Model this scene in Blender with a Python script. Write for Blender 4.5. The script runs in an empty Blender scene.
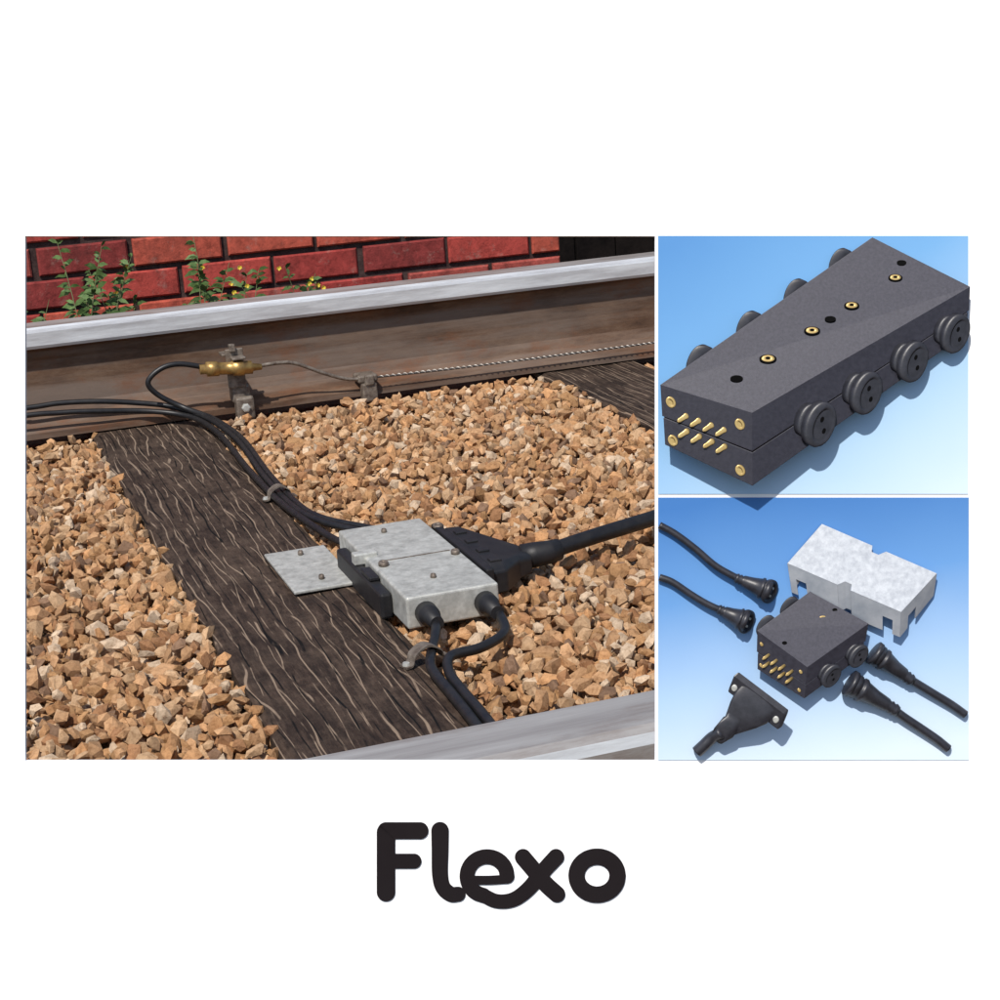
import bpy, bmesh, math, random
import numpy as np
from mathutils import Vector, Matrix, Quaternion
from mathutils import noise as mn
random.seed(7); rng=np.random.default_rng(11)
scene=bpy.context.scene; col=scene.collection
scene.view_settings.view_transform='Standard'; scene.view_settings.look='None'
scene.view_settings.exposure=0

# ------------------------------------------------------------------ materials
def mat(name, base=(.5,.5,.5), rough=.6, metal=0.0, spec=.5):
    m=bpy.data.materials.new(name); m.use_nodes=True
    b=m.node_tree.nodes["Principled BSDF"]
    b.inputs["Base Color"].default_value=(*base,1); b.inputs["Roughness"].default_value=rough
    b.inputs["Metallic"].default_value=metal; b.inputs["Specular IOR Level"].default_value=spec
    return m,m.node_tree,b
def N(nt,t,**kw):
    n=nt.nodes.new(t)
    for k,v in kw.items():
        if k in n.inputs: n.inputs[k].default_value=v
        else: setattr(n,k,v)
    return n
def coords(nt,scale=(1,1,1),kind="Object"):
    tc=N(nt,"ShaderNodeTexCoord"); mp=N(nt,"ShaderNodeMapping"); mp.inputs["Scale"].default_value=scale
    nt.links.new(tc.outputs[kind],mp.inputs[0]); return mp.outputs[0]
def noise(nt,vec,scale,detail=6,rough=.6,dist=0):
    n=N(nt,"ShaderNodeTexNoise"); n.inputs["Scale"].default_value=scale; n.inputs["Detail"].default_value=detail
    n.inputs["Roughness"].default_value=rough; n.inputs["Distortion"].default_value=dist
    nt.links.new(vec,n.inputs["Vector"]); return n.outputs[0]
def ramp(nt,fac,stops):
    r=N(nt,"ShaderNodeValToRGB"); e=r.color_ramp.elements
    while len(e)<len(stops): e.new(.5)
    for i,(p,c) in enumerate(stops):
        e[i].position=p; e[i].color=(*c,1) if len(c)==3 else c
    nt.links.new(fac,r.inputs[0]); return r.outputs[0]
def mixc(nt,a,b,fac,mode='MIX'):
    m=N(nt,"ShaderNodeMix"); m.data_type='RGBA'; m.blend_type=mode
    for sock,v in ((m.inputs[0],fac),(m.inputs[6],a),(m.inputs[7],b)):
        if hasattr(v,"is_output") : nt.links.new(v,sock)
        elif isinstance(v,(int,float)): sock.default_value=v
        else: sock.default_value=(*v,1)
    return m.outputs[2]
def bump(nt,b,h,strength=.3,dist=.002):
    n=N(nt,"ShaderNodeBump"); n.inputs["Strength"].default_value=strength; n.inputs["Distance"].default_value=dist
    nt.links.new(h,n.inputs["Height"]); nt.links.new(n.outputs[0],b.inputs["Normal"])
G=lambda v:(v,v,v)

def noisy(name,c1,c2,scale=30,rough=.6,metal=0,bs=.2,bd=.001,spec=.5,lo=.35,hi=.65):
    m,nt,b=mat(name,c1,rough,metal,spec); v=coords(nt)
    f=noise(nt,v,scale,8,.65)
    nt.links.new(ramp(nt,f,[(lo,c1),(hi,c2)]),b.inputs["Base Color"])
    bump(nt,b,noise(nt,v,scale*6,4,.6),bs,bd); return m

M_black=noisy("black_rubber",(.010,.010,.012),(.020,.019,.020),40,.5,0,.25,.0006,.35)
M_cable=noisy("cable_black",(.008,.008,.010),(.018,.017,.017),60,.42,0,.1,.0004,.4)
M_brass=noisy("brass",(.55,.36,.12),(.28,.16,.06),60,.4,.7,.3,.0006)
M_steelclip=noisy("weathered_clip",(.26,.22,.18),(.09,.065,.05),70,.55,.4,.4,.0008)
M_galv=noisy("galvanised",(.58,.58,.54),(.32,.32,.295),75,.5,.3,.4,.0006,lo=.3,hi=.68)
M_wire=noisy("wire_sheath",(.03,.028,.025),(.06,.05,.045),120,.6)

m,nt,b=mat("ballast_stone",(.4,.28,.18),.9,0,.2); M_stone=m
at=N(nt,"ShaderNodeVertexColor"); at.layer_name="stone"
v=coords(nt); f=noise(nt,v,150,7,.75)
nt.links.new(mixc(nt,at.outputs[0],ramp(nt,f,[(.3,(.5,.42,.36)),(.5,G(.95)),(.72,(1.2,1.2,1.22))]),1.0,'MULTIPLY'),b.inputs["Base Color"])
bump(nt,b,noise(nt,v,420,6,.75),.8,.002)
m,nt,b=mat("ground_earth",(.1,.07,.05),.95,0,.1); M_ground=m
v=coords(nt); f=noise(nt,v,40,10,.8)
nt.links.new(ramp(nt,f,[(.35,(.04,.027,.018)),(.65,(.18,.12,.07))]),b.inputs["Base Color"]); bump(nt,b,f,.8,.01)
# sleeper timber: fine grain, wandering pale splits and dark cracks running along the timber
m,nt,b=mat("sleeper_timber",(.07,.05,.04),.75,0,.25); M_wood=m
fine=noise(nt,coords(nt,(1,.12,1)),150,8,.75,.2)
base=ramp(nt,fine,[(.32,(.010,.006,.004)),(.5,(.036,.022,.015)),(.7,(.085,.056,.040))])
def lines(scale,dist,ysc,msc,th,ph):
    w=N(nt,"ShaderNodeTexWave"); w.wave_type='BANDS'; w.bands_direction='X'; w.inputs["Scale"].default_value=scale; w.inputs["Distortion"].default_value=dist
    w.inputs["Detail"].default_value=2; w.inputs["Detail Scale"].default_value=1.0; w.inputs["Phase Offset"].default_value=ph
    nt.links.new(coords(nt,(1,ysc,1)),w.inputs["Vector"])
    l=ramp(nt,w.outputs["Fac"],[(th,G(0)),(th+.02,G(1))])
    k=ramp(nt,noise(nt,coords(nt,(1,.4,1)),msc,3,.6),[(.45,G(0)),(.52,G(1))])
    q=N(nt,"ShaderNodeMath"); q.operation='MULTIPLY'; nt.links.new(l,q.inputs[0]); nt.links.new(k,q.inputs[1]); return q.outputs[0]
l1=lines(13,7,.30,16,.972,0); l2=lines(17,6,.22,21,.978,3.3)
dust=ramp(nt,noise(nt,coords(nt),11,8,.8),[(.45,G(0)),(.75,G(.6))])
c=mixc(nt,base,(.15,.105,.075),dust)
c=mixc(nt,c,(.012,.007,.005),ramp(nt,noise(nt,coords(nt,(1,.5,1)),7,6,.7),[(.5,G(0)),(.7,G(.75))]))
a1=N(nt,"ShaderNodeMath"); a1.operation='MAXIMUM'; nt.links.new(l1,a1.inputs[0]); nt.links.new(l2,a1.inputs[1])
a2=N(nt,"ShaderNodeMath"); a2.operation='MULTIPLY'; nt.links.new(a1.outputs[0],a2.inputs[0]); a2.inputs[1].default_value=.62
c=mixc(nt,c,(.38,.28,.20),a2.outputs[0])
l3=lines(15,7,.18,19,.965,8.1); c=mixc(nt,c,(.003,.002,.001),l3)
nt.links.new(c,b.inputs["Base Color"]); bump(nt,b,fine,.9,.003)
# rail web rust
m,nt,b=mat("rail_rust",(.1,.06,.04),.7,.1,.3); M_rust=m
f=noise(nt,coords(nt,(.35,1,1)),22,9,.75); f2=noise(nt,coords(nt,(.15,1,2)),8,6,.65)
c=ramp(nt,f,[(.3,(.045,.024,.015)),(.5,(.11,.062,.038)),(.75,(.20,.13,.085))])
c=mixc(nt,c,(.18,.14,.115),ramp(nt,f2,[(.45,G(0)),(.62,G(.7))])); c=mixc(nt,c,(.17,.06,.022),ramp(nt,noise(nt,coords(nt,(.5,1,1)),13,6,.7),[(.52,G(0)),(.7,G(.65))]))
nt.links.new(c,b.inputs["Base Color"]); bump(nt,b,f,.5,.002)
# rail head
m,nt,b=mat("rail_head_steel",(.5,.5,.52),.45,.2,.5); M_head=m
f=noise(nt,coords(nt,(.06,1,1)),60,8,.7); f2=noise(nt,coords(nt,(.25,1,1)),14,7,.75)
c=ramp(nt,f,[(.3,(.24,.22,.21)),(.7,(.42,.405,.39))]); c=mixc(nt,c,(.15,.10,.075),ramp(nt,f2,[(.48,G(0)),(.7,G(.85))]))
nt.links.new(c,b.inputs["Base Color"]); bump(nt,b,f,.2,.0008)
m,nt,b=mat("rail_head_edge",(.6,.65,.7),.4,.2,.5); M_edge=m
f=noise(nt,coords(nt,(.1,1,1)),30,8,.75); nt.links.new(ramp(nt,f,[(.3,(.30,.29,.30)),(.5,(.52,.53,.55)),(.68,(.72,.75,.78))]),b.inputs["Base Color"])
# brick
m,nt,b=mat("red_brick",(.4,.06,.05),.9,0,.15); M_brick=m
at=N(nt,"ShaderNodeVertexColor"); at.layer_name="brick"; f=noise(nt,coords(nt),45,9,.75)
c=mixc(nt,at.outputs[0],ramp(nt,f,[(.3,G(.45)),(.5,G(.95)),(.72,G(1.35))]),1.0,'MULTIPLY')
c=mixc(nt,c,(.32,.25,.21),ramp(nt,noise(nt,coords(nt),22,8,.8),[(.56,G(0)),(.72,G(.6))]))
c=mixc(nt,c,(.05,.02,.018),ramp(nt,noise(nt,coords(nt,(1,1,.6)),9,7,.75),[(.5,G(0)),(.72,G(.7))]))
nt.links.new(c,b.inputs["Base Color"]); bump(nt,b,f,.8,.004)
M_mortar=noisy("dark_mortar",(.035,.02,.02),(.075,.05,.045),50,.9,0,.5,.003,.1)
M_fence=noisy("near_black_timber",(.006,.005,.005),(.014,.011,.01),20,.9,0,.4,.003,.05)  # near-black boards filling the dark area beyond the wall end
M_leaf=noisy("weed_leaf",(.05,.10,.025),(.12,.19,.06),90,.6,0,.2,.001,.3)
M_stem=noisy("weed_stem",(.2,.2,.1),(.10,.14,.05),60,.7)
M_flower=noisy("yellow_petals",(.70,.55,.05),(.6,.42,.03),90,.6)
# board things
M_board=noisy("white_painted_board",(.93,.93,.93),(.92,.92,.925),5,.6,0,.02,.0001,.2)
M_letter=noisy("black_letter_acrylic",(.012,.009,.010),(.014,.011,.012),30,.9,0,.02,.0001,.1)
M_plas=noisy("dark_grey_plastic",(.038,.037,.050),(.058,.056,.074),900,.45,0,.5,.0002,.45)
M_plas_shade=noisy("dark_grey_plastic_shaded",(.020,.019,.028),(.031,.030,.042),600,.42,0,.3,.0002,.45)  # same plastic as the lid tops, side shade put into a darker colour
M_blk2=noisy("black_moulded_rubber",(.016,.016,.021),(.030,.030,.038),300,.4,0,.15,.0002,.5)
M_hole=noisy("recess_shade",(.003,.003,.003),(.005,.005,.005),30,.9,0,0,.0001,.05)  # near-black colour standing in for shade inside bores, holes and seams
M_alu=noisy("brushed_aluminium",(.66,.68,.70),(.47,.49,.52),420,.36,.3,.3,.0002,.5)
M_alu_shade=noisy("brushed_aluminium_shaded",(.30,.34,.40),(.50,.53,.58),60,.3,.5,.2,.0002,.5)  # same aluminium as the top, darker tone paints the shade of the sides
M_brass2=noisy("brass_insert",(.62,.45,.18),(.5,.34,.12),300,.35,.5,.1,.0001)

# ------------------------------------------------------------------ helpers
def mkobj(name,verts,faces,mats,fm=None,smooth=False,parent=None,mw=None):
    me=bpy.data.meshes.new(name); me.from_pydata([tuple(v) for v in verts],[],faces)
    for mm in (mats if isinstance(mats,list) else [mats]): me.materials.append(mm)
    if fm: me.polygons.foreach_set("material_index",fm)
    if smooth: me.polygons.foreach_set("use_smooth",[True]*len(me.polygons))
    me.update(); o=bpy.data.objects.new(name,me); col.objects.link(o)
    if mw is not None: o.matrix_world=mw
    if parent: o.parent=parent
    return o
def fixn(o):
    bm=bmesh.new(); bm.from_mesh(o.data); bmesh.ops.recalc_face_normals(bm,faces=bm.faces); bm.to_mesh(o.data); bm.free()
def empty(name,mw=None):
    o=bpy.data.objects.new(name,None); col.objects.link(o); o.empty_display_size=.05
    if mw is not None: o.matrix_world=mw
    return o
def box(name,lo,hi,m,parent=None,bev=.002,seg=2):
    x0,y0,z0=lo;x1,y1,z1=hi
    V=[(x,y,z) for z in (z0,z1) for y in (y0,y1) for x in (x0,x1)]
    F=[(0,2,3,1),(4,5,7,6),(0,1,5,4),(1,3,7,5),(3,2,6,7),(2,0,4,6)]
    o=mkobj(name,V,F,m,parent=parent)
    if bev:
        mod=o.modifiers.new("bevel",'BEVEL'); mod.width=bev; mod.segments=seg
    return o
def crom(pts,n=8):
    pts=[Vector(p) for p in pts]; P=[2*pts[0]-pts[1]]+pts+[2*pts[-1]-pts[-2]]; out=[]
    for i in range(1,len(P)-2):
        a,b_,c,d=P[i-1:i+3]
        for k in range(n):
            t=k/n; out.append(.5*((2*b_)+(c-a)*t+(2*a-5*b_+4*c-d)*t*t+(3*b_-a-3*c+d)*t**3))
    out.append(pts[-1]); return out
def tubegeo(pts,rad,seg=12,cap=True):
    pts=[Vector(p) for p in pts]; n=len(pts)
    if not hasattr(rad,"__len__"): rad=[rad]*n
    V=[];F=[]; up=None
    for i in range(n):
        t=(pts[min(i+1,n-1)]-pts[max(i-1,0)]).normalized()
        if up is None:
            up=Vector((0,0,1)) if abs(t.z)<.9 else Vector((1,0,0))
        side=t.cross(up).normalized(); up=side.cross(t).normalized()
        for k in range(seg):
            a=2*math.pi*k/seg; V.append(pts[i]+rad[i]*(math.cos(a)*side+math.sin(a)*up))
    for i in range(n-1):
        for k in range(seg):
            k2=(k+1)%seg; F.append((i*seg+k,i*seg+k2,(i+1)*seg+k2,(i+1)*seg+k))
    if cap: F.append(tuple(range(seg))[::-1]); F.append(tuple((n-1)*seg+k for k in range(seg)))
    return V,F
def tube(name,pts,rad,m,parent=None,seg=12,smooth=True,cr=8):
    P=crom(pts,cr) if cr else pts
    V,F=tubegeo(P,rad,seg); o=mkobj(name,V,F,m,smooth=smooth,parent=parent); fixn(o); return o
def rings(name,rows,m,parent=None,seg=24,smooth=False):
    V=[];F=[]
    for c,U,W in rows:
        for k in range(seg):
            a=2*math.pi*k/seg; V.append(c+math.cos(a)*U+math.sin(a)*W)
    for i in range(len(rows)-1):
        for k in range(seg):
            k2=(k+1)%seg; F.append((i*seg+k,i*seg+k2,(i+1)*seg+k2,(i+1)*seg+k))
    F.append(tuple(range(seg))[::-1]); F.append(tuple((len(rows)-1)*seg+k for k in range(seg)))
    o=mkobj(name,V,F,m,parent=parent); fixn(o)
    if smooth:
        for p in o.data.polygons:
            if len(p.vertices)==4: p.use_smooth=True
    return o

# ------------------------------------------------------------------ camera
right=Vector((.94146,-.33082,-.06494)); upv=Vector((.14733,.23048,.96186)); back=Vector((-.30324,-.91512,.26573))
CR=Matrix((right,upv,back)).transposed().to_4x4()
cd=bpy.data.cameras.new("camera"); cam=bpy.data.objects.new("camera",cd); col.objects.link(cam)
cam.matrix_world=Matrix.Translation((0,0,.75))@CR
cd.sensor_width=36; cd.lens=36*1.751; cd.clip_start=.02; cd.clip_end=500; scene.camera=cam

# ------------------------------------------------------------------ light
el=math.radians(54)
tosun=Vector((-.616*math.cos(el),-.788*math.cos(el),math.sin(el))).normalized()
sd=bpy.data.lights.new("sun",'SUN'); sd.energy=4.5; sd.angle=math.radians(1.2); sd.color=(1,.95,.88)
so=bpy.data.objects.new("sun",sd); col.objects.link(so); so.rotation_euler=tosun.to_track_quat('Z','Y').to_euler(); so.location=(0,0,5)
w=bpy.data.worlds.new("World"); scene.world=w; w.use_nodes=True; nt=w.node_tree
sk=nt.nodes.new("ShaderNodeTexSky"); sk.sky_type='NISHITA'; sk.sun_disc=False
sk.sun_elevation=el; sk.sun_rotation=math.atan2(tosun.x,tosun.y)
nt.links.new(sk.outputs[0],nt.nodes["Background"].inputs[0]); nt.nodes["Background"].inputs[1].default_value=.12

# ------------------------------------------------------------------ ground
mkobj("ground",[(-150,-150,-.035),(150,-150,-.035),(150,150,-.035),(-150,150,-.035)],[(0,1,2,3)],M_ground)

# ballast: crushed angular stone
phi=(1+5**.5)/2
bv=np.array([(-1,phi,0),(1,phi,0),(-1,-phi,0),(1,-phi,0),(0,-1,phi),(0,1,phi),(0,-1,-phi),(0,1,-phi),(phi,0,-1),(phi,0,1),(-phi,0,-1),(-phi,0,1)],float)
bv/=np.linalg.norm(bv[0])
bf=np.array([(0,11,5),(0,5,1),(0,1,7),(0,7,10),(0,10,11),(1,5,9),(5,11,4),(11,10,2),(10,7,6),(7,1,8),(3,9,4),(3,4,2),(3,2,6),(3,6,8),(3,8,9),(4,9,5),(2,4,11),(6,2,10),(8,6,7),(9,8,1)])
def layer(sp,z0,z1,keep):
    xs=np.arange(-.5,2.5,sp); ys=np.arange(1.23,3.5,sp)
    X,Y=np.meshgrid(xs,ys); X=X.ravel()+rng.uniform(-.5,.5,X.size)*sp; Y=Y.ravel()+rng.uniform(-.5,.5,Y.size)*sp
    Z=rng.uniform(z0,z1,X.size)+.005*np.sin(X*9)*np.sin(Y*7+1)
    k=rng.random(X.size)<keep; return np.stack([X,Y,Z],1)[k]
P=np.concatenate([layer(.0155,-.026,-.018,1),layer(.0160,-.016,-.002,.62)])
def insl(P,x0,x1,mg): return (P[:,0]>x0-mg)&(P[:,0]<x1+mg)
edge=rng.uniform(-.007,.008,len(P))
bad=insl(P,.312,.539,edge)|insl(P,1.272,1.50,edge)|insl(P,-.648,-.421,edge)
P=P[~bad]
n=len(P); sz=rng.uniform(.0072,.0130,n)*rng.choice([1,1,1.2],n)
q=rng.normal(size=(n,4)); q/=np.linalg.norm(q,axis=1)[:,None]; a,b_,c_,d_=q.T
Rm=np.stack([np.stack([1-2*(c_*c_+d_*d_),2*(b_*c_-a*d_),2*(b_*d_+a*c_)],1),np.stack([2*(b_*c_+a*d_),1-2*(b_*b_+d_*d_),2*(c_*d_-a*b_)],1),np.stack([2*(b_*d_-a*c_),2*(c_*d_+a*b_),1-2*(b_*b_+c_*c_)],1)],1)
V=bv[None]*(1+rng.uniform(-.30,.22,(n,12,1)))
for it in range(4):
    pn=rng.normal(size=(n,3)); pn/=np.linalg.norm(pn,axis=1)[:,None]; dd=rng.uniform(.38,.62,n)
    s_=np.einsum('nki,ni->nk',V,pn); ex=np.maximum(s_-dd[:,None],0); V=V-ex[:,:,None]*pn[:,None,:]
V=V*(np.stack([rng.uniform(1.15,1.6,n),rng.uniform(.9,1.2,n),rng.uniform(.65,1.0,n)],1)*sz[:,None])[:,None,:]
V=np.einsum('nij,nkj->nki',Rm,V)+P[:,None,:]
F=(bf[None]+12*np.arange(n)[:,None,None]).reshape(-1,3)
me=bpy.data.meshes.new("gravel_ballast"); me.vertices.add(n*12); me.vertices.foreach_set("co",V.reshape(-1).astype(np.float32))
me.loops.add(F.size); me.loops.foreach_set("vertex_index",F.reshape(-1).astype(np.int32))
me.polygons.add(len(F)); me.polygons.foreach_set("loop_start",np.arange(0,F.size,3,dtype=np.int32)); me.polygons.foreach_set("loop_total",np.full(len(F),3,np.int32))
me.update(calc_edges=True); me.polygons.foreach_set("use_smooth",np.zeros(len(F),bool))
pal=np.array([(.50,.29,.15),(.54,.35,.20),(.42,.235,.11),(.60,.45,.31),(.34,.175,.085),(.52,.28,.13),(.24,.145,.09)])
cc=pal[rng.choice(7,n,p=[.25,.2,.16,.12,.1,.12,.05])]*rng.uniform(.75,1.12,(n,1))
cl=np.concatenate([np.repeat(cc,12,axis=0),np.ones((n*12,1))],1)
at=me.color_attributes.new("stone",'FLOAT_COLOR','POINT'); at.data.foreach_set("color",cl.reshape(-1).astype(np.float32))
me.materials.append(M_stone); o=bpy.data.objects.new("gravel_ballast",me); col.objects.link(o)

# ------------------------------------------------------------------ sleepers
def sleeper(x0,x1,ya=1.0,yb=3.95):
    nx,ny=24,240; V=[];F=[]
    for j in range(ny+1):
        for i in range(nx+1):
            x=x0+(x1-x0)*i/nx; y=ya+(yb-ya)*j/ny
            z=.0015*mn.noise(Vector((x*60,y*5,x0)))+.0022*mn.noise(Vector((x*14,y*2.0,3)))
            e=min(i,nx-i)
            if e==0: z-=.005+.003*mn.noise(Vector((x*9,y*9,5))); x+=.004*mn.noise(Vector((x0,y*12,9)))
            V.append((x,y,z))
    for j in range(ny):
        for i in range(nx): k=j*(nx+1)+i; F.append((k,k+1,k+nx+2,k+nx+1))
    L=[j*(nx+1) for j in range(ny+1)]; Rr=[j*(nx+1)+nx for j in range(ny+1)]
    for idx in (L,Rr):
        s=len(V)
        for k in idx: v=V[k]; V.append((v[0],v[1],-.12))
        for j in range(ny):
            F.append((idx[j],idx[j+1],s+j+1,s+j) if idx is L else (idx[j+1],idx[j],s+j,s+j+1))
    return mkobj("railway_sleeper",V,F,M_wood)
for x0,x1 in ((.312,.539),(1.272,1.50),(-.648,-.421),(2.23,2.457)): sleeper(x0,x1)

# ------------------------------------------------------------------ rails
def rail(y0,sgn):
    pr=[(-.03,.004),(-.03,.016),(0.0,.026),(.022,.04),(.030,.06),(.032,.10),(.030,.15),(.022,.170),(.003,.178),(0,.184),(0,.210),(.002,.216),(.008,.220),(.070,.221),(.078,.217),(.08,.208),(.08,.184),(.075,.178),(.055,.168),(.05,.15),(.048,.1),(.05,.06),(.06,.04),(.08,.026),(.11,.016),(.11,.004)]
    mi=[1,1,1,1,1,1,1,1,2,2,2,2,0,0,2,0,1,1,1,1,1,1,1,1,1,1]
    X=np.linspace(-3,7,41); V=[];F=[];fm=[]; n=len(pr)
    for x in X:
        for (y,z) in pr: V.append((x,y0+sgn*y,z))
    for i in range(len(X)-1):
        for k in range(n):
            k2=(k+1)%n; F.append((i*n+k,i*n+k2,(i+1)*n+k2,(i+1)*n+k)); fm.append(mi[k])
    F.append(tuple(range(n))); fm.append(1); F.append(tuple((len(X)-1)*n+k for k in range(n))); fm.append(1)
    o=mkobj("steel_rail",V,F,[M_head,M_rust,M_edge],fm); fixn(o); return o
rail(3.53,1); rail(1.222,-1)

# ------------------------------------------------------------------ brick wall
e=empty("brick_wall")
V=[];F=[];C=[]
bl,bh,g=.205,.063,.012; y0=4.10
r=0; z=-.05
while z<.75:
    x=-2.2+(0 if r%2 else -(bl+g)/2)
    while x<1.56:
        xa=x+random.uniform(-.002,.002); xb=min(x+bl+random.uniform(-.003,.003),1.56)
        if xb-xa>.02:
            j=random.uniform(-.004,.004); k=len(V); bvl=.004; zz=z+random.uniform(-.0015,.0015)
            for (yy,ins) in ((y0+j+.004,0),(y0+j,bvl)):
                V+= [(xa+ins,yy,zz+ins),(xb-ins,yy,zz+ins),(xb-ins,yy,zz+bh-ins),(xa+ins,yy,zz+bh-ins)]
            V+=[(xa,y0+.1,zz),(xb,y0+.1,zz),(xb,y0+.1,zz+bh),(xa,y0+.1,zz+bh)]
            F.append((k+4,k+5,k+6,k+7))
            for q in range(4):
                q2=(q+1)%4; F.append((k+q,k+q2,k+4+q2,k+4+q)); F.append((k+8+q,k+8+q2,k+q2,k+q))
            cb=random.choice([(.38,.060,.048),(.30,.046,.040),(.42,.085,.055),(.22,.038,.035),(.35,.075,.06)])
            C+=[(*cb,1)]*12
        x+=bl+g
    z+=bh+g; r+=1
o=mkobj("bricks",V,F,M_brick,parent=e); at=o.data.color_attributes.new("brick",'FLOAT_COLOR','POINT'); at.data.foreach_set("color",np.array(C,np.float32).ravel()); fixn(o)
box("mortar",(-2.2,y0+.009,-.05),(1.557,y0+.098,z-.014),M_mortar,e,bev=0)
e=empty("timber_fence")
for i in range(22):
    x=1.2+i*.122; box("board_%d"%i,(x,4.62+random.uniform(0,.008),-.04),(x+.118,4.645,.95+random.uniform(-.01,.01)),M_fence,e,bev=.003)
box("top_rail",(1.2,4.65,.7),(3.88,4.70,.77),M_fence,e)

# ------------------------------------------------------------------ weeds
def weed(x,y,h,nst,fl,seed):
    rd=random.Random(seed); V=[];F=[];fm=[]
    def add(v,f,m_):
        k=len(V); V.extend(v); F.extend([tuple(i+k for i in ff) for ff in f]); fm.extend([m_]*len(f))
    for s_ in range(nst):
        hh=h*rd.uniform(.65,1); lean=Vector((rd.uniform(-.08,.08),rd.uniform(-.04,.04),0))
        b0=Vector((x+rd.uniform(-.025,.025),y+rd.uniform(-.02,.02),-.03))
        pts=[b0+lean*(t*t)+Vector((0,0,(hh+.03)*t)) for t in (0,.25,.5,.75,1)]
        v,f=tubegeo(crom(pts,3),[.0022*(1-.06*i) for i in range(13)],5); add(v,f,1)
        for i in range(int(hh*95)):
            t=rd.uniform(.45,1); p=b0+lean*(t*t)+Vector((0,0,(hh+.03)*t))
            a=rd.uniform(0,6.28); L=rd.uniform(.022,.05)*(1.35-.75*t); W=L*rd.uniform(.12,.20)
            d=Vector((math.cos(a),.5*math.sin(a),rd.uniform(-.1,.8))).normalized(); sd_=d.cross(Vector((rd.uniform(-.4,.4),-1,rd.uniform(-.2,.5)))).normalized()
            m0=p+d*L*.3; m1=p+d*L*.65+Vector((0,0,-L*.05)); tip=p+d*L+Vector((0,0,-L*.28))
            add([p,m0+sd_*W,m1+sd_*W*.8,tip,m1-sd_*W*.8,m0-sd_*W],[(0,1,5),(1,2,4,5),(2,3,4)],0)
        for i in range(fl):
            p=pts[-1]+Vector((rd.uniform(-.022,.022),rd.uniform(-.02,.02),rd.uniform(-.04,.005)))
            for k in range(6):
                a=k*1.047+rd.random(); d=Vector((math.cos(a),-.4,math.sin(a))).normalized()*.006; sd_=d.cross(Vector((0,1,0)))*.45
                add([p,p+d*.6+sd_,p+d,p+d*.6-sd_],[(0,1,2,3)],2)
    mkobj("weed_plant",V,F,[M_leaf,M_stem,M_flower],fm)
weed(.34,3.80,.37,3,0,1); weed(.42,3.84,.31,4,1,2); weed(.60,3.82,.40,3,1,3); weed(.77,3.78,.31,3,3,4); weed(.70,3.88,.27,3,0,5)
weed(.25,3.85,.25,3,0,6); weed(.50,3.88,.26,3,0,8); weed(.86,3.84,.27,2,1,9); weed(.37,3.84,.30,3,0,12)

# ------------------------------------------------------------------ trackside junction box
e=empty("junction_box")
x0,x1,y0,y1,zt,zb=.543,.668,2.045,2.395,.047,.004
box("cover",(x0,y0,zb),(x1,y1,zt),M_galv,e,bev=.0035,seg=3)
box("lid_seam",(x0+.016,2.213,zt-.001),(x1-.012,2.2155,zt+.0008),M_steelclip,e,bev=0)
box("terminal_block",(.526,2.11,.0),(.5425,2.345,.036),M_black,e,bev=.004)
box("terminal_ridge",(.5275,2.165,.0365),(.5415,2.215,.043),M_black,e,bev=.002)
def screw(name,x,y,z,r,parent,m=M_steelclip):
    rows=[]
    for dz,k in ((0,1),(.004,1),(.006,.8),(.0062,.45),(.0035,.4)):
        rows.append((Vector((x,y,z+dz)),Vector((r*k,0,0)),Vector((0,r*k*1.3,0))))
    rings(name,rows,m,parent,20,True)
screw("screw_1",.556,2.195,zt,.007,e); screw("screw_2",.658,2.195,zt,.006,e); screw("screw_3",.60,2.35,zt-.001,.004,e); screw("screw_4",.60,2.11,zt-.001,.004,e)
box("strap",(.528,2.245,.0365),(.562,2.262,.0525),M_galv,e,bev=.002)
for i,(gx) in enumerate((.568,.648)):
    rings("gland_%d"%i,[(Vector((gx,2.046-d,.024)),Vector((rr,0,0)),Vector((0,0,rr))) for d,rr in ((0,.0150),(.02,.0140),(.024,.0105),(.05,.009))],M_black,e,20,True)
e=empty("multiway_plug")
box("flange",(.673,2.11,.0),(.685,2.36,.046),M_black,e,bev=.003)
V=[];F=[]
secs=[(.685,.115,.044,2.235),(.707,.112,.044,2.235),(.742,.055,.036,2.225),(.765,.03,.03,2.215)]
for (xx,hy,zz,cy) in secs:
    for (sy,sz_) in ((-1,0),(1,0),(1,.8),(.85,1),(-.85,1),(-1,.8)): V.append((xx,cy+sy*hy,.004+sz_*(zz-.004)))
for i in range(3):
    for k in range(6): k2=(k+1)%6; F.append((i*6+k,i*6+k2,i*6+6+k2,i*6+6+k))
F+= [tuple(range(6)),tuple(18+k for k in range(6))]
o=mkobj("plug_body",V,F,M_black,parent=e); fixn(o); md=o.modifiers.new("b",'BEVEL'); md.width=.003; md.segments=2
for i in range(4): box("grip_rib_%d"%i,(.690,2.14+.05*i,.0435),(.706,2.155+.05*i,.047),M_black,e,bev=.001)
tube("strain_relief",[(.760,2.215,.020),(.78,2.212,.021),(.80,2.21,.022),(.815,2.212,.023)],[.018,.018,.0165,.0155],M_black,e,16,True,1)
screw("thumb_screw",.680,2.345,.042,.008,e)
tube("thick_cable",[(.805,2.212,.023),(.88,2.23,.028),(.985,2.262,.03),(1.15,2.33,.028),(1.4,2.40,.02),(1.8,2.42,.01),(2.3,2.38,.008)],.0115,M_cable,e,14)

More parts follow.
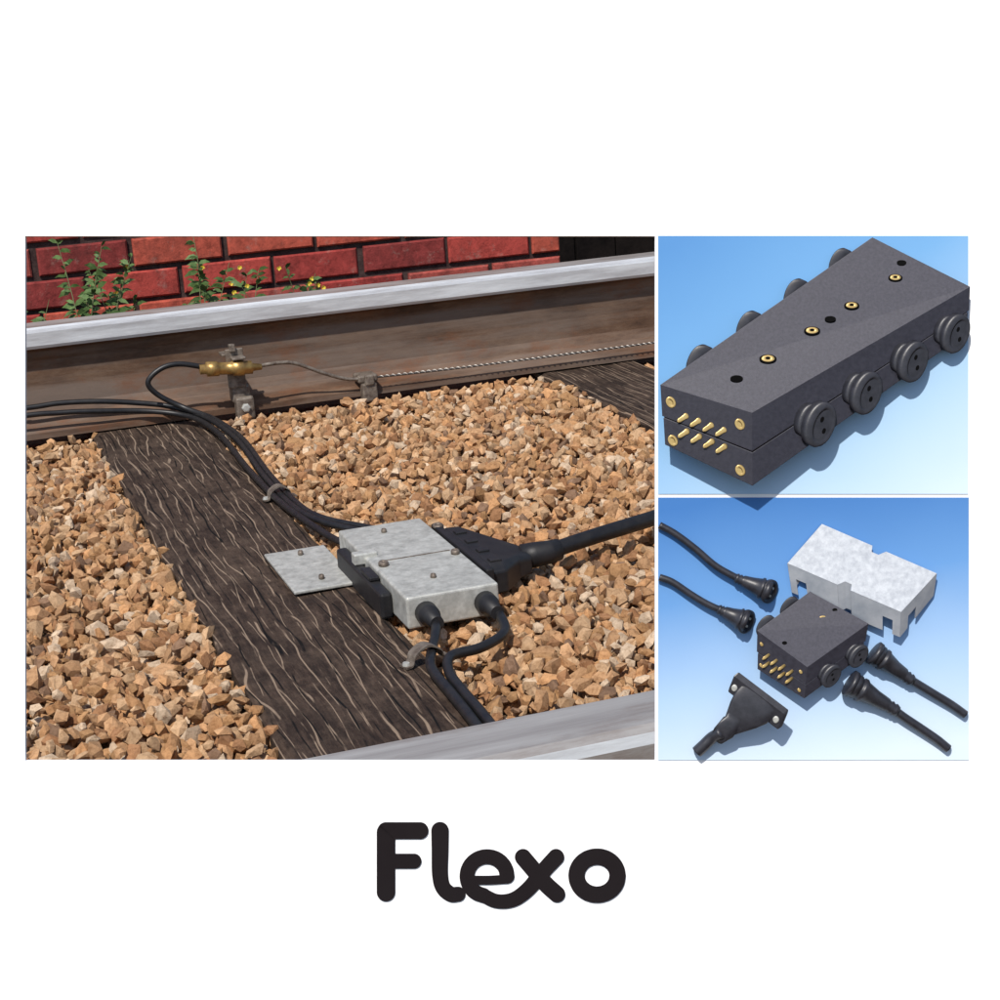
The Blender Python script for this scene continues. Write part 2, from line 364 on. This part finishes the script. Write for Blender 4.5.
rC=.0064
e=empty("signal_cable")
tube("cable_run",[(.568,2.03,.024),(.567,2.0,.022),(.555,1.965,.018),(.540,1.933,.013),(.524,1.88,.011),(.522,1.80,.009),(.519,1.72,.009),(.512,1.6,.009),(.50,1.4,.009),(.49,1.28,.0)],rC,M_cable,e)
e=empty("signal_cable")
tube("cable_run",[(.648,2.03,.024),(.650,1.99,.020),(.638,1.945,.015),(.597,1.915,.013),(.556,1.905,.013),(.539,1.86,.011),(.536,1.80,.009),(.534,1.72,.009),(.527,1.6,.009),(.515,1.4,.009),(.505,1.28,.0)],rC,M_cable,e)
e=empty("signal_cable")
tube("cable_run",[(-1.5,3.525,.07),(0,3.522,.07),(.192,3.52,.066),(.26,3.52,.067),(.338,3.515,.061),(.416,3.51,.048),(.475,3.49,.036),(.53,3.40,.022),(.551,3.2,.014),(.541,2.93,.010),(.541,2.70,.010),(.560,2.587,.010),(.60,2.50,.010),(.635,2.44,.012),(.655,2.393,.016)],.0055,M_cable,e)
e=empty("signal_cable")
tube("cable_run",[(-1.5,3.50,.055),(0,3.497,.055),(.19,3.495,.056),(.25,3.495,.053),(.315,3.493,.048),(.431,3.49,.033),(.505,3.44,.020),(.531,3.28,.013),(.527,3.0,.010),(.528,2.75,.010),(.540,2.60,.010),(.555,2.48,.010),(.572,2.393,.014)],.0055,M_cable,e)
e=empty("track_sensor")
tube("sensor_cable",[(.545,3.47,.112),(.50,3.47,.124),(.466,3.47,.122),(.438,3.47,.106),(.432,3.47,.088),(.455,3.47,.062),(.50,3.455,.035),(.541,3.38,.022),(.560,3.2,.016),(.552,2.93,.010),(.552,2.70,.010),(.568,2.60,.010),(.610,2.52,.010),(.642,2.455,.012),(.661,2.393,.02)],.0055,M_cable,e)
rows=[]
for x,rr in ((.535,.010),(.548,.010),(.549,.015),(.572,.015),(.573,.0125),(.60,.0125),(.602,.016),(.622,.016),(.624,.0135),(.64,.0135),(.642,.008),(.66,.006)):
    rows.append((Vector((x,3.465,.109-(x-.535)*.08)),Vector((0,rr,0)),Vector((0,0,rr))))
rings("brass_body",rows,M_brass,e,18,True)
box("bracket_upright",(.592,3.478,.060),(.628,3.484,.140),M_steelclip,e,bev=.002)
box("bracket_lug",(.585,3.484,.125),(.612,3.52,.131),M_steelclip,e,bev=.002)
box("bracket_lug_2",(.600,3.470,.135),(.612,3.486,.150),M_steelclip,e,bev=.002)
box("bracket_hook",(.600,3.452,.120),(.628,3.480,.126),M_steelclip,e,bev=.002)
box("bracket_foot",(.598,3.485,.026),(.636,3.52,.064),M_steelclip,e,bev=.006)
box("bracket_clamp",(.602,3.474,-.008),(.640,3.499,.040),M_steelclip,e,bev=.005)
rings("clamp_bolt",[(Vector((.621,3.474-d,.018)),Vector((rr,0,0)),Vector((0,0,rr))) for d,rr in ((0,.009),(.006,.009),(.007,.006))],M_galv,e,6)
tube("probe_rod",[(.655,3.468,.101),(.70,3.472,.101),(.735,3.476,.094),(.787,3.482,.068),(.839,3.487,.047),(.89,3.488,.042)],.0040,M_steelclip,e,10)
e=empty("rail_bond_wire")
P0=[(.86,3.487,.044),(1.0,3.488,.040),(1.19,3.489,.038),(1.544,3.489,.038),(2.2,3.489,.038),(4,3.489,.038)]
tube("wire_core",P0,.0022,M_wire,e,8)
fine_=[]; nst=1600
for i in range(nst):
    x=.87+1.6*i/nst; z=.0435-.0055*min(1,(x-.87)/.3); a=x/.013*2*math.pi
    fine_.append(Vector((x,3.488+math.cos(a)*.0017,z+math.sin(a)*.0017)))
tube("wire_strand",fine_,.0013,noisy("bare_strand",(.62,.58,.52),(.38,.33,.28),80,.4,.3),e,6,True,0)
e=empty("rail_foot_clip")
box("clip_leg",(.868,3.474,-.006),(.900,3.499,.034),M_steelclip,e,bev=.004)
box("clip_top",(.862,3.482,.034),(.905,3.53,.050),M_steelclip,e,bev=.004)
box("clip_tab",(.874,3.470,.030),(.894,3.480,.052),M_steelclip,e,bev=.003)
def saddle(x,y,wd,a):
    e=empty("cable_clip"); 
    pts=[(-wd,0,.001),(-wd*.7,0,.003),(-wd*.55,0,.014),(0,0,.022),(wd*.55,0,.014),(wd*.7,0,.003),(wd,0,.001)]
    V=[];F=[]
    P=crom(pts,4); hw=.009
    for p in P:
        for sy,dz in ((-hw,0),(hw,0),(hw,.0025),(-hw,.0025)): V.append((p.x,sy,p.z+dz))
    for i in range(len(P)-1):
        for k in range(4): k2=(k+1)%4; F.append((i*4+k,i*4+k2,i*4+4+k2,i*4+4+k))
    F+=[(0,1,2,3),tuple(len(V)-4+k for k in range(4))]
    o=mkobj("strap",V,F,M_steelclip,parent=e); fixn(o)
    rings("nail",[(Vector((-wd*.85,0,.003)),Vector((.005,0,0)),Vector((0,.006,0))),(Vector((-wd*.85,0,.007)),Vector((.004,0,0)),Vector((0,.005,0)))],M_galv,e,10)
    e.location=(x,y,.001); e.rotation_euler=(0,0,a)
saddle(.539,2.79,.028,.1); saddle(.531,1.93,.032,.25)
e=empty("metal_plate")
box("plate_sheet",(.444,2.262,.004),(.535,2.462,.009),M_galv,e,bev=.0015)
screw("plate_screw_1",.492,2.30,.0092,.004,e); screw("plate_screw_2",.492,2.43,.0092,.004,e)

# ------------------------------------------------------------------ display board with real opening
DB=.7; S=DB/1751
BM=Matrix.Translation(Vector((0,0,.75))-back*DB)@CR
def B(u,v,d=0): return Vector(((u-500)*S,(500-v)*S,d*S))
e=empty("display_board",BM)
T_=.0022/S
xs=[-25,25,655,1025]; ys=[-22,236,760.5,1022]
V=[];F=[]
for d in (0,-T_):
    for v in ys:
        for u in xs: V.append(B(u,v,d))
for j in range(3):
    for i in range(3):
        if i==1 and j==1: continue
        k=j*4+i; F.append((k,k+4,k+5,k+1)); F.append((k+16,k+17,k+21,k+20))
def wall(a,b): F.append((a,b,b+16,a+16))
for i in range(3): wall(i,i+1); wall(12+i,13+i); wall(i*4,i*4+4); wall(i*4+3,i*4+7)
wall(5,6); wall(9,10); wall(5,9); wall(6,10)
o=mkobj("panel",V,F,M_board,parent=e); fixn(o)
for i,u in enumerate((120,880)):
    p=BM@B(u,1005,-T_-16); q=Vector((p.x,p.y,-.03))
    V,F=tubegeo([p,q],.005,10); V=[BM.inverted()@x for x in V]; mkobj("leg_%d"%i,V,F,M_galv,parent=e,smooth=True)

def sheet(name,u0,v0,u1,v1,stops,gx,gy,off):
    m,nt,b=mat(name+"_blue_card",(.2,.4,.7),.7,0,.15)
    tc=N(nt,"ShaderNodeTexCoord"); sp=N(nt,"ShaderNodeSeparateXYZ"); nt.links.new(tc.outputs["UV"],sp.inputs[0])
    a=N(nt,"ShaderNodeMath"); a.operation='MULTIPLY_ADD'; nt.links.new(sp.outputs[0],a.inputs[0]); a.inputs[1].default_value=gx; a.inputs[2].default_value=off
    c=N(nt,"ShaderNodeMath"); c.operation='MULTIPLY_ADD'; nt.links.new(sp.outputs[1],c.inputs[0]); c.inputs[1].default_value=gy; nt.links.new(a.outputs[0],c.inputs[2])
    nz=noise(nt,coords(nt),16,3,.5); d=N(nt,"ShaderNodeMath"); d.operation='MULTIPLY_ADD'; nt.links.new(nz,d.inputs[0]); d.inputs[1].default_value=.12; nt.links.new(c.outputs[0],d.inputs[2])
    nt.links.new(ramp(nt,d.outputs[0],stops),b.inputs["Base Color"])
    me=bpy.data.meshes.new(name); me.from_pydata([B(u0,v1,1),B(u1,v1,1),B(u1,v0,1),B(u0,v0,1)],[],[(0,1,2,3)])
    uv=me.uv_layers.new()
    for l,c_ in zip(uv.data,((0,0),(1,0),(1,1),(0,1))): l.uv=c_
    me.materials.append(m); o=bpy.data.objects.new(name,me); col.objects.link(o); o.matrix_world=BM; return o
sheet("blue_backdrop",658,236,968,494,[(0,(.10,.27,.56)),(.35,(.17,.38,.66)),(.7,(.38,.56,.75)),(1,(.60,.72,.82))],.42,-.60,.52)
sheet("blue_backdrop",658,497.5,968.5,760,[(0,(.055,.18,.46)),(.35,(.13,.30,.60)),(.7,(.38,.54,.75)),(1,(.62,.72,.82))],.16,-.95,.84)

def lerp(a,b,t): return a+(b-a)*t
def tri(c):
    c=[Vector(x) for x in c]
    def T(s,t,w):
        bt=lerp(lerp(c[0],c[1],t),lerp(c[3],c[2],t),s); tp=lerp(lerp(c[4],c[5],t),lerp(c[7],c[6],t),s)
        p=lerp(bt,tp,w); return B(p.x,p.y,p.z)
    return T
def tbox(name,T,a,b,m,parent,bev=0.0005,fm=None):
    V=[T(s,t,w) for w in (a[2],b[2]) for t in (a[1],b[1]) for s in (a[0],b[0])]
    F=[(0,2,3,1),(4,5,7,6),(0,1,5,4),(1,3,7,5),(3,2,6,7),(2,0,4,6)]
    o=mkobj(name,V,F,m,fm,parent=None); fixn(o); o.parent=parent
    if bev: md=o.modifiers.new("b",'BEVEL'); md.width=bev; md.segments=2
    return o
def D(v): return Vector((v[0]*S,-v[1]*S,v[2]*S))
def cyl(name,c,ax,U,W,prof,m,parent,seg=28,smooth=True):
    return rings(name,[(c+ax*h,U*r,W*r) for h,r in prof],m,parent,seg,smooth)

e=empty("connector_block",BM)
T=tri([(662,446,24),(748,487,31),(965,334,10),(872,285,3),(658,386,28),(747,414,36),(966,288,14),(871,238,6)])
A=D((.611,-.391,-.08)); Bv=D((.79,.30,.06)); Cv=D((0,-.873,.06))
tbox("base_body",T,(0,0,0),(1,1,.45),[M_plas_shade],e)
tbox("seam_shade",T,(.004,.008,.44),(.996,.992,.49),[M_hole],e,0)  # black strip painted in as the shade of the groove under the lid
tbox("lid_body",T,(-.003,-.006,.475),(1.003,1.006,1),[M_plas_shade,M_plas],e,fm=[0,1,0,0,0,0])
def k_at(s): return 1.12-.30*s
for i,s_ in enumerate((.88,.675,.49,.285)):
    c=T(s_,.5,1.0); k=k_at(s_)
    cyl("insert_ring_%d"%i,c,Cv,A*k,Bv*k,[(-1,8.2),(.4,8.2),(.5,6)],M_hole,e)
    cyl("insert_%d"%i,c,Cv,A*k,Bv*k,[(0,6.3),(.8,6.3),(1.0,4.5),(1.0,2.8),(.7,2.5)],M_brass2,e)
    cyl("insert_bore_%d"%i,c,Cv,A*k,Bv*k,[(.6,2.4),(1.3,2.4)],M_hole,e,14)
for i,(s_,t_) in enumerate(((.955,.40),(.575,.5),(.14,.5))):
    k=k_at(s_); cyl("bore_%d"%i,T(s_,t_,1.0),Cv,A*k,Bv*k,[(-1,5.8),(.6,5.8)],M_hole,e)
for i,(t_,w_) in enumerate(((.12,.78),(.88,.80),(.12,.17),(.88,.17))):
    cyl("end_screw_%d"%i,T(-.004,t_,w_),-A,Bv,Cv,[(0,5.8),(1.5,5.8),(2,5),(2,3),(1.4,2.8)],M_brass2,e)
for r_ in range(2):
    for q in range(4):
        c=T(0,.28+.14*q,.64-.24*r_); cyl("pin_%d_%d"%(r_,q),c,-A,Bv,Cv,[(0,3.0),(3,3.0),(4,2.2),(13,2.2),(15,.9)],M_brass2,e,12)
def knob(parent,c,ax,U,W,k,i):
    cyl("knob_neck_%d"%i,c,ax,U,W,[(0,17*k),(9*k,17*k),(10*k,14*k),(15*k,14*k)],M_blk2,parent)
    cyl("knob_cap_%d"%i,c+ax*(12*k),ax,U,W,[(0,20*k),(1.5*k,23*k),(10*k,23.5*k),(12.5*k,22*k),(13*k,20*k),(13*k,17*k),(12*k,16.5*k)],M_blk2,parent,36)
    for q,(aa,cc2) in enumerate(((-.1,.38),(.1,-.34))):
        cyl("knob_hole_%d_%d"%(i,q),c+ax*(23*k)+U*(aa*16*k)+W*(cc2*20*k),ax,U,W,[(0,3*k),(1.6*k,3*k)],M_hole,parent,14)
for i,s_ in enumerate((.875,.675,.455,.235)):
    k=(1.08-.2*s_)*.95; knob(e,T(s_,1.0,.47),Bv,A,Cv,k,i)
for i,s_ in enumerate((.90,.69,.47,.24)):
    k=(1.0-.2*s_)*.86; knob(e,T(s_,0,.66),-Bv,A,Cv,k,i+4)

# ---- small block
e=empty("connector_block",BM)
T=tri([(755,668,14),(801,697,19),(860,655,12),(807,625,5),(755,629,19),(803,664,25),(864,622,18),(808,591,11)])
A=D((.72,-.48,-.08)); Bv=D((.69,.50,.08)); Cv=D((0,-.72,.09))
tbox("base_body",T,(0,0,0),(1,1,.42),[M_plas_shade],e,.0003)
tbox("seam_shade",T,(.01,.01,.41),(.99,.99,.46),[M_hole],e,0)  # groove shade under the lid, again as a black strip
tbox("lid_body",T,(-.01,-.01,.45),(1.01,1.01,1),[M_plas_shade,M_plas],e,.0003,fm=[0,1,0,0,0,0])
for i,s_ in enumerate((.27,.72)):
    cyl("insert_%d"%i,T(s_,.5,1.0),Cv,A,Bv,[(0,4),(.6,4),(.8,3),(.8,1.5),(.5,1.4)],M_brass2,e)
for i,(s_,t_) in enumerate(((.5,.5),(.08,.45),(.93,.5))): cyl("bore_%d"%i,T(s_,t_,1.0),Cv,A,Bv,[(-1,2.6),(.5,2.6)],M_hole,e,16)
for r_ in range(2):
    for q in range(4):
        cyl("pin_%d_%d"%(r_,q),T(0,.25+.16*q,.60-.22*r_),-A,Bv,Cv,[(0,1.5),(8,1.5),(10,.6)],M_brass2,e,10)
for i,(t_,w_) in enumerate(((.1,.75),(.9,.75),(.1,.2),(.9,.2))): cyl("end_screw_%d"%i,T(-.01,t_,w_),-A,Bv,Cv,[(0,2.2),(1,2.2),(1.2,1.5)],M_brass2,e,12)
for i,s_ in enumerate((.76,.30)):
    knob(e,T(s_,1,.48),Bv,A,Cv,.54,i); knob(e,T(s_,0,.66),-Bv,A,Cv,.52,i+4)

# ---- aluminium cover
e=empty("aluminium_cover",BM)
c=[(791,592,5),(897,636,12),(932,595,5),(822,548,1),(786,563,9),(897,611,17),(934,573,10),(821,524,5)]
T=tri([c[0],c[3],c[2],c[1],c[4],c[7],c[6],c[5]])
def TC(u,v,w): return T(u,v,w)
pts=[(0,0),(.44,0),(.47,.12),(.53,.12),(.56,0),(1,0),(1,1),(.56,1),(.53,.88),(.47,.88),(.44,1),(0,1)]
nP=len(pts); V=[TC(a,b_,1) for a,b_ in pts]; F=[tuple(range(nP))]; fm=[0]
def q4(p): 
    k=len(V); V.extend([TC(*x) for x in p]); F.append((k,k+1,k+2,k+3)); fm.append(1)
for (a,b_,w0) in ((0,.06,0),(.06,.15,.55),(.15,.44,0),(.56,.84,0),(.84,.93,.55),(.93,1,0)): q4(((a,0,w0),(b_,0,w0),(b_,0,1),(a,0,1)))
q4(((.44,0,0),(.47,.12,0),(.47,.12,1),(.44,0,1))); q4(((.47,.12,0),(.53,.12,0),(.53,.12,1),(.47,.12,1))); q4(((.53,.12,0),(.56,0,0),(.56,0,1),(.53,.12,1)))
for (a,b_,w0) in ((0,.22,0),(.22,.45,.5),(.45,1,0)): q4(((1,a,w0),(1,b_,w0),(1,b_,1),(1,a,1)))
q4(((0,0,0),(0,1,0),(0,1,1),(0,0,1))); q4(((0,1,0),(.44,1,0),(.44,1,1),(0,1,1))); q4(((.56,1,0),(1,1,0),(1,1,1),(.56,1,1)))
o=mkobj("cover_shell",V,F,[M_alu,M_alu_shade],fm,parent=e)
md=o.modifiers.new("s",'SOLIDIFY'); md.thickness=.0005; md.offset=0
cyl("rivet_1",TC(.5,.24,1),Cv,A,Bv,[(0,2.2),(1.5,2)],M_hole,e,12); cyl("rivet_2",TC(.5,.76,1),Cv,A,Bv,[(0,2.2),(1.5,2)],M_hole,e,12)

# ---- cable plugs
def plug(path,head,r,cr,name="cable_plug"):
    e=empty(name,BM)
    tube("cable",[B(*p) for p in path],cr*S,M_blk2,e,12)
    h=B(*head); p0=B(*path[-1]); ax=(h-p0); L=ax.length; ax=ax/L
    U=ax.cross(Vector((0,0,1))).normalized()*S
    W=(ax.cross(U)).normalized()*S
    prof=[(-.14,cr*1.15),(-.06,cr*1.5),(-.02,cr*1.2),(.03,cr*1.55),(.08,cr*1.25),(.13,cr*1.6),(.40,r*.66),(.66,r*.86),(.70,r*1.0),(.76,r*1.0),(.77,r*.9),(.82,r*.9),(.83,r*1.0),(1.0,r*1.0)]
    rings("plug_body",[(p0+ax*L*t,U*q,W*q) for t,q in prof],M_blk2,e,28,True)
    return e,h,ax,U,W
for path,head,r,cr in (
  ([(659,525,5),(675,534,6),(695,549,7),(715,566,8),(738,579,9)],(768,591,11),11,3.6),
  ([(659,577,5),(672,582,6),(690,594,7),(705,603,8),(720,610,9)],(745,621,11),11,3.6)):
    e,h,ax,U,W=plug(path,head,r,cr)
    n_=(ax*.75+Vector((0,0,.65))).normalized(); U2=n_.cross(Vector((0,0,1))).normalized()*S; W2=n_.cross(U2).normalized()*S
    cyl("socket_rim",h-n_*2*S,n_*S,U2,W2,[(-4,r*.9),(0,r*1.12),(3,r*1.12),(3.2,r*.85),(1,r*.8)],M_blk2,e)
    for q in (-1,1): cyl("socket_pin_%d"%q,h+U2*q*4,n_*S,U2,W2,[(0,1.3),(3,1.3)],M_galv,e,8)
for path,head,r,cr in (
  ([(964,714,5),(950,704,6),(932,693,7),(914,682,8),(906,677,9)],(872,652,11),11.5,4.2),
  ([(947,748,5),(936,739,6),(920,728,7),(902,716,8),(890,707,9)],(848,682,11),12.5,4.4)):
    e,h,ax,U,W=plug(path,head,r,cr)
    cyl("socket_rim",h,ax*S,U,W,[(-3,r*1.1),(1,r*1.1),(2,r*.8)],M_blk2,e)

# ---- flanged multiway plug
e=empty("flanged_plug",BM)
A=D((.66,-.62,-.08))
bb=D((50,38,8)); cc3=D((6,-17,5)); o0=B(724,690,18)
def fb(name,o0,x,y,z,m):
    V=[o0+i*x+j*y+k*z for k in (0,1) for j in (0,1) for i in (0,1)]
    F=[(0,2,3,1),(4,5,7,6),(0,1,5,4),(1,3,7,5),(3,2,6,7),(2,0,4,6)]
    o=mkobj(name,V,F,m,parent=e); fixn(o); md=o.modifiers.new("b",'BEVEL'); md.width=.001; md.segments=3; return o
fb("flange",o0,bb,cc3,A*8,M_blk2)
cen=o0+bb*.5+cc3*.5
def sec(c,hb,hc,n=24): 
    return [c+bb.normalized()*S*hb*math.copysign(abs(math.cos(a))**.6,math.cos(a))+cc3.normalized()*S*hc*math.copysign(abs(math.sin(a))**.6,math.sin(a)) for a in [2*math.pi*k/n for k in range(n)]]
V=[];F=[]; dirn=D((-.74,.67,.0))
for (L,hb,hc,dz) in ((0,21,8.5,0),(6,21,8.5,0),(14,18,8.5,0),(30,9.5,8.5,-3),(34,8,8,-4),(36,9,9,-4),(48,7.2,7.2,-6)):
    V+=sec(cen+dirn*L+Vector((0,0,dz*S)),hb,hc)
for i in range(6):
    for k in range(24): k2=(k+1)%24; F.append((i*24+k,i*24+k2,i*24+24+k2,i*24+24+k))
F.append(tuple(6*24+k for k in range(24)))
o=mkobj("plug_body",V,F,M_blk2,smooth=True,parent=e); fixn(o)
tube("cable",[cen+dirn*44+Vector((0,0,-6*S)),B(711,736,11),B(703,744,9),B(696,751,7)],6*S,M_blk2,e,14)
for i,t in enumerate((.1,.9)): cyl("flange_screw_%d"%i,o0+bb*t+cc3*.5,-A,bb.normalized()*S,cc3.normalized()*S,[(-1,3),(1.5,3),(2,2)],M_galv,e,14)

# ------------------------------------------------------------------ lettering
e=empty("raised_lettering",BM)
def stroke(name,pts,w0,w1=None,cr=10):
    w1=w1 or w0; P=[Vector((p[0],p[1],0)) for p in pts]
    P=crom(P,cr) if cr else P
    out=[]
    for i in range(len(P)-1):
        n_=max(1,int((P[i+1]-P[i]).length/.8))
        for k in range(n_): out.append(P[i].lerp(P[i+1],k/n_))
    out.append(P[-1]); V=[];F=[]; n=len(out); sg=22
    for i,p in enumerate(out):
        r_=lerp(w0,w1,i/max(1,n-1))/2; k0=len(V); z=1.6+.0006*i
        for d in (0.2,z):
            for k in range(sg):
                a=2*math.pi*k/sg; V.append(B(p.x+r_*math.cos(a),p.y+r_*math.sin(a),d))
        F.append(tuple(k0+sg+sg-1-k for k in range(sg)))
        for k in range(sg): k2=(k+1)%sg; F.append((k0+k,k0+k2,k0+sg+k2,k0+sg+k))
    o=mkobj(name,V,F,M_letter,parent=e); fixn(o)
stroke("letter_F_stem",[(386,832),(386,860),(386,892)],18.5)
stroke("letter_F_top",[(386,830.5),(405,830.5),(420,830.5)],17)
stroke("letter_F_bar",[(386,861),(400,861),(414,861)],15)
stroke("letter_l",[(440,830.5),(440,850),(440,874),(443,887),(451,894),(458,894)],17.5,15)
ar=[(487+20*math.cos(math.radians(t)),876-19.5*math.sin(math.radians(t))) for t in range(0,261,20)]
stroke("letter_e_bowl",ar,15,15,4)
stroke("letter_e_bar",[(474,880),(490,880),(507,879)],9)
stroke("letter_e_x_swash",[(483,895),(497,901),(513,899.5),(528,889),(544,870),(556,857)],14,16.5)
stroke("letter_x_stroke",[(523,857),(534,870),(546,884),(557,894)],16.5)
ar=[(597+20.5*math.cos(math.radians(t)),875.5-19*math.sin(math.radians(t))) for t in range(0,361,20)]
stroke("letter_o",ar,16.5,16.5,4)
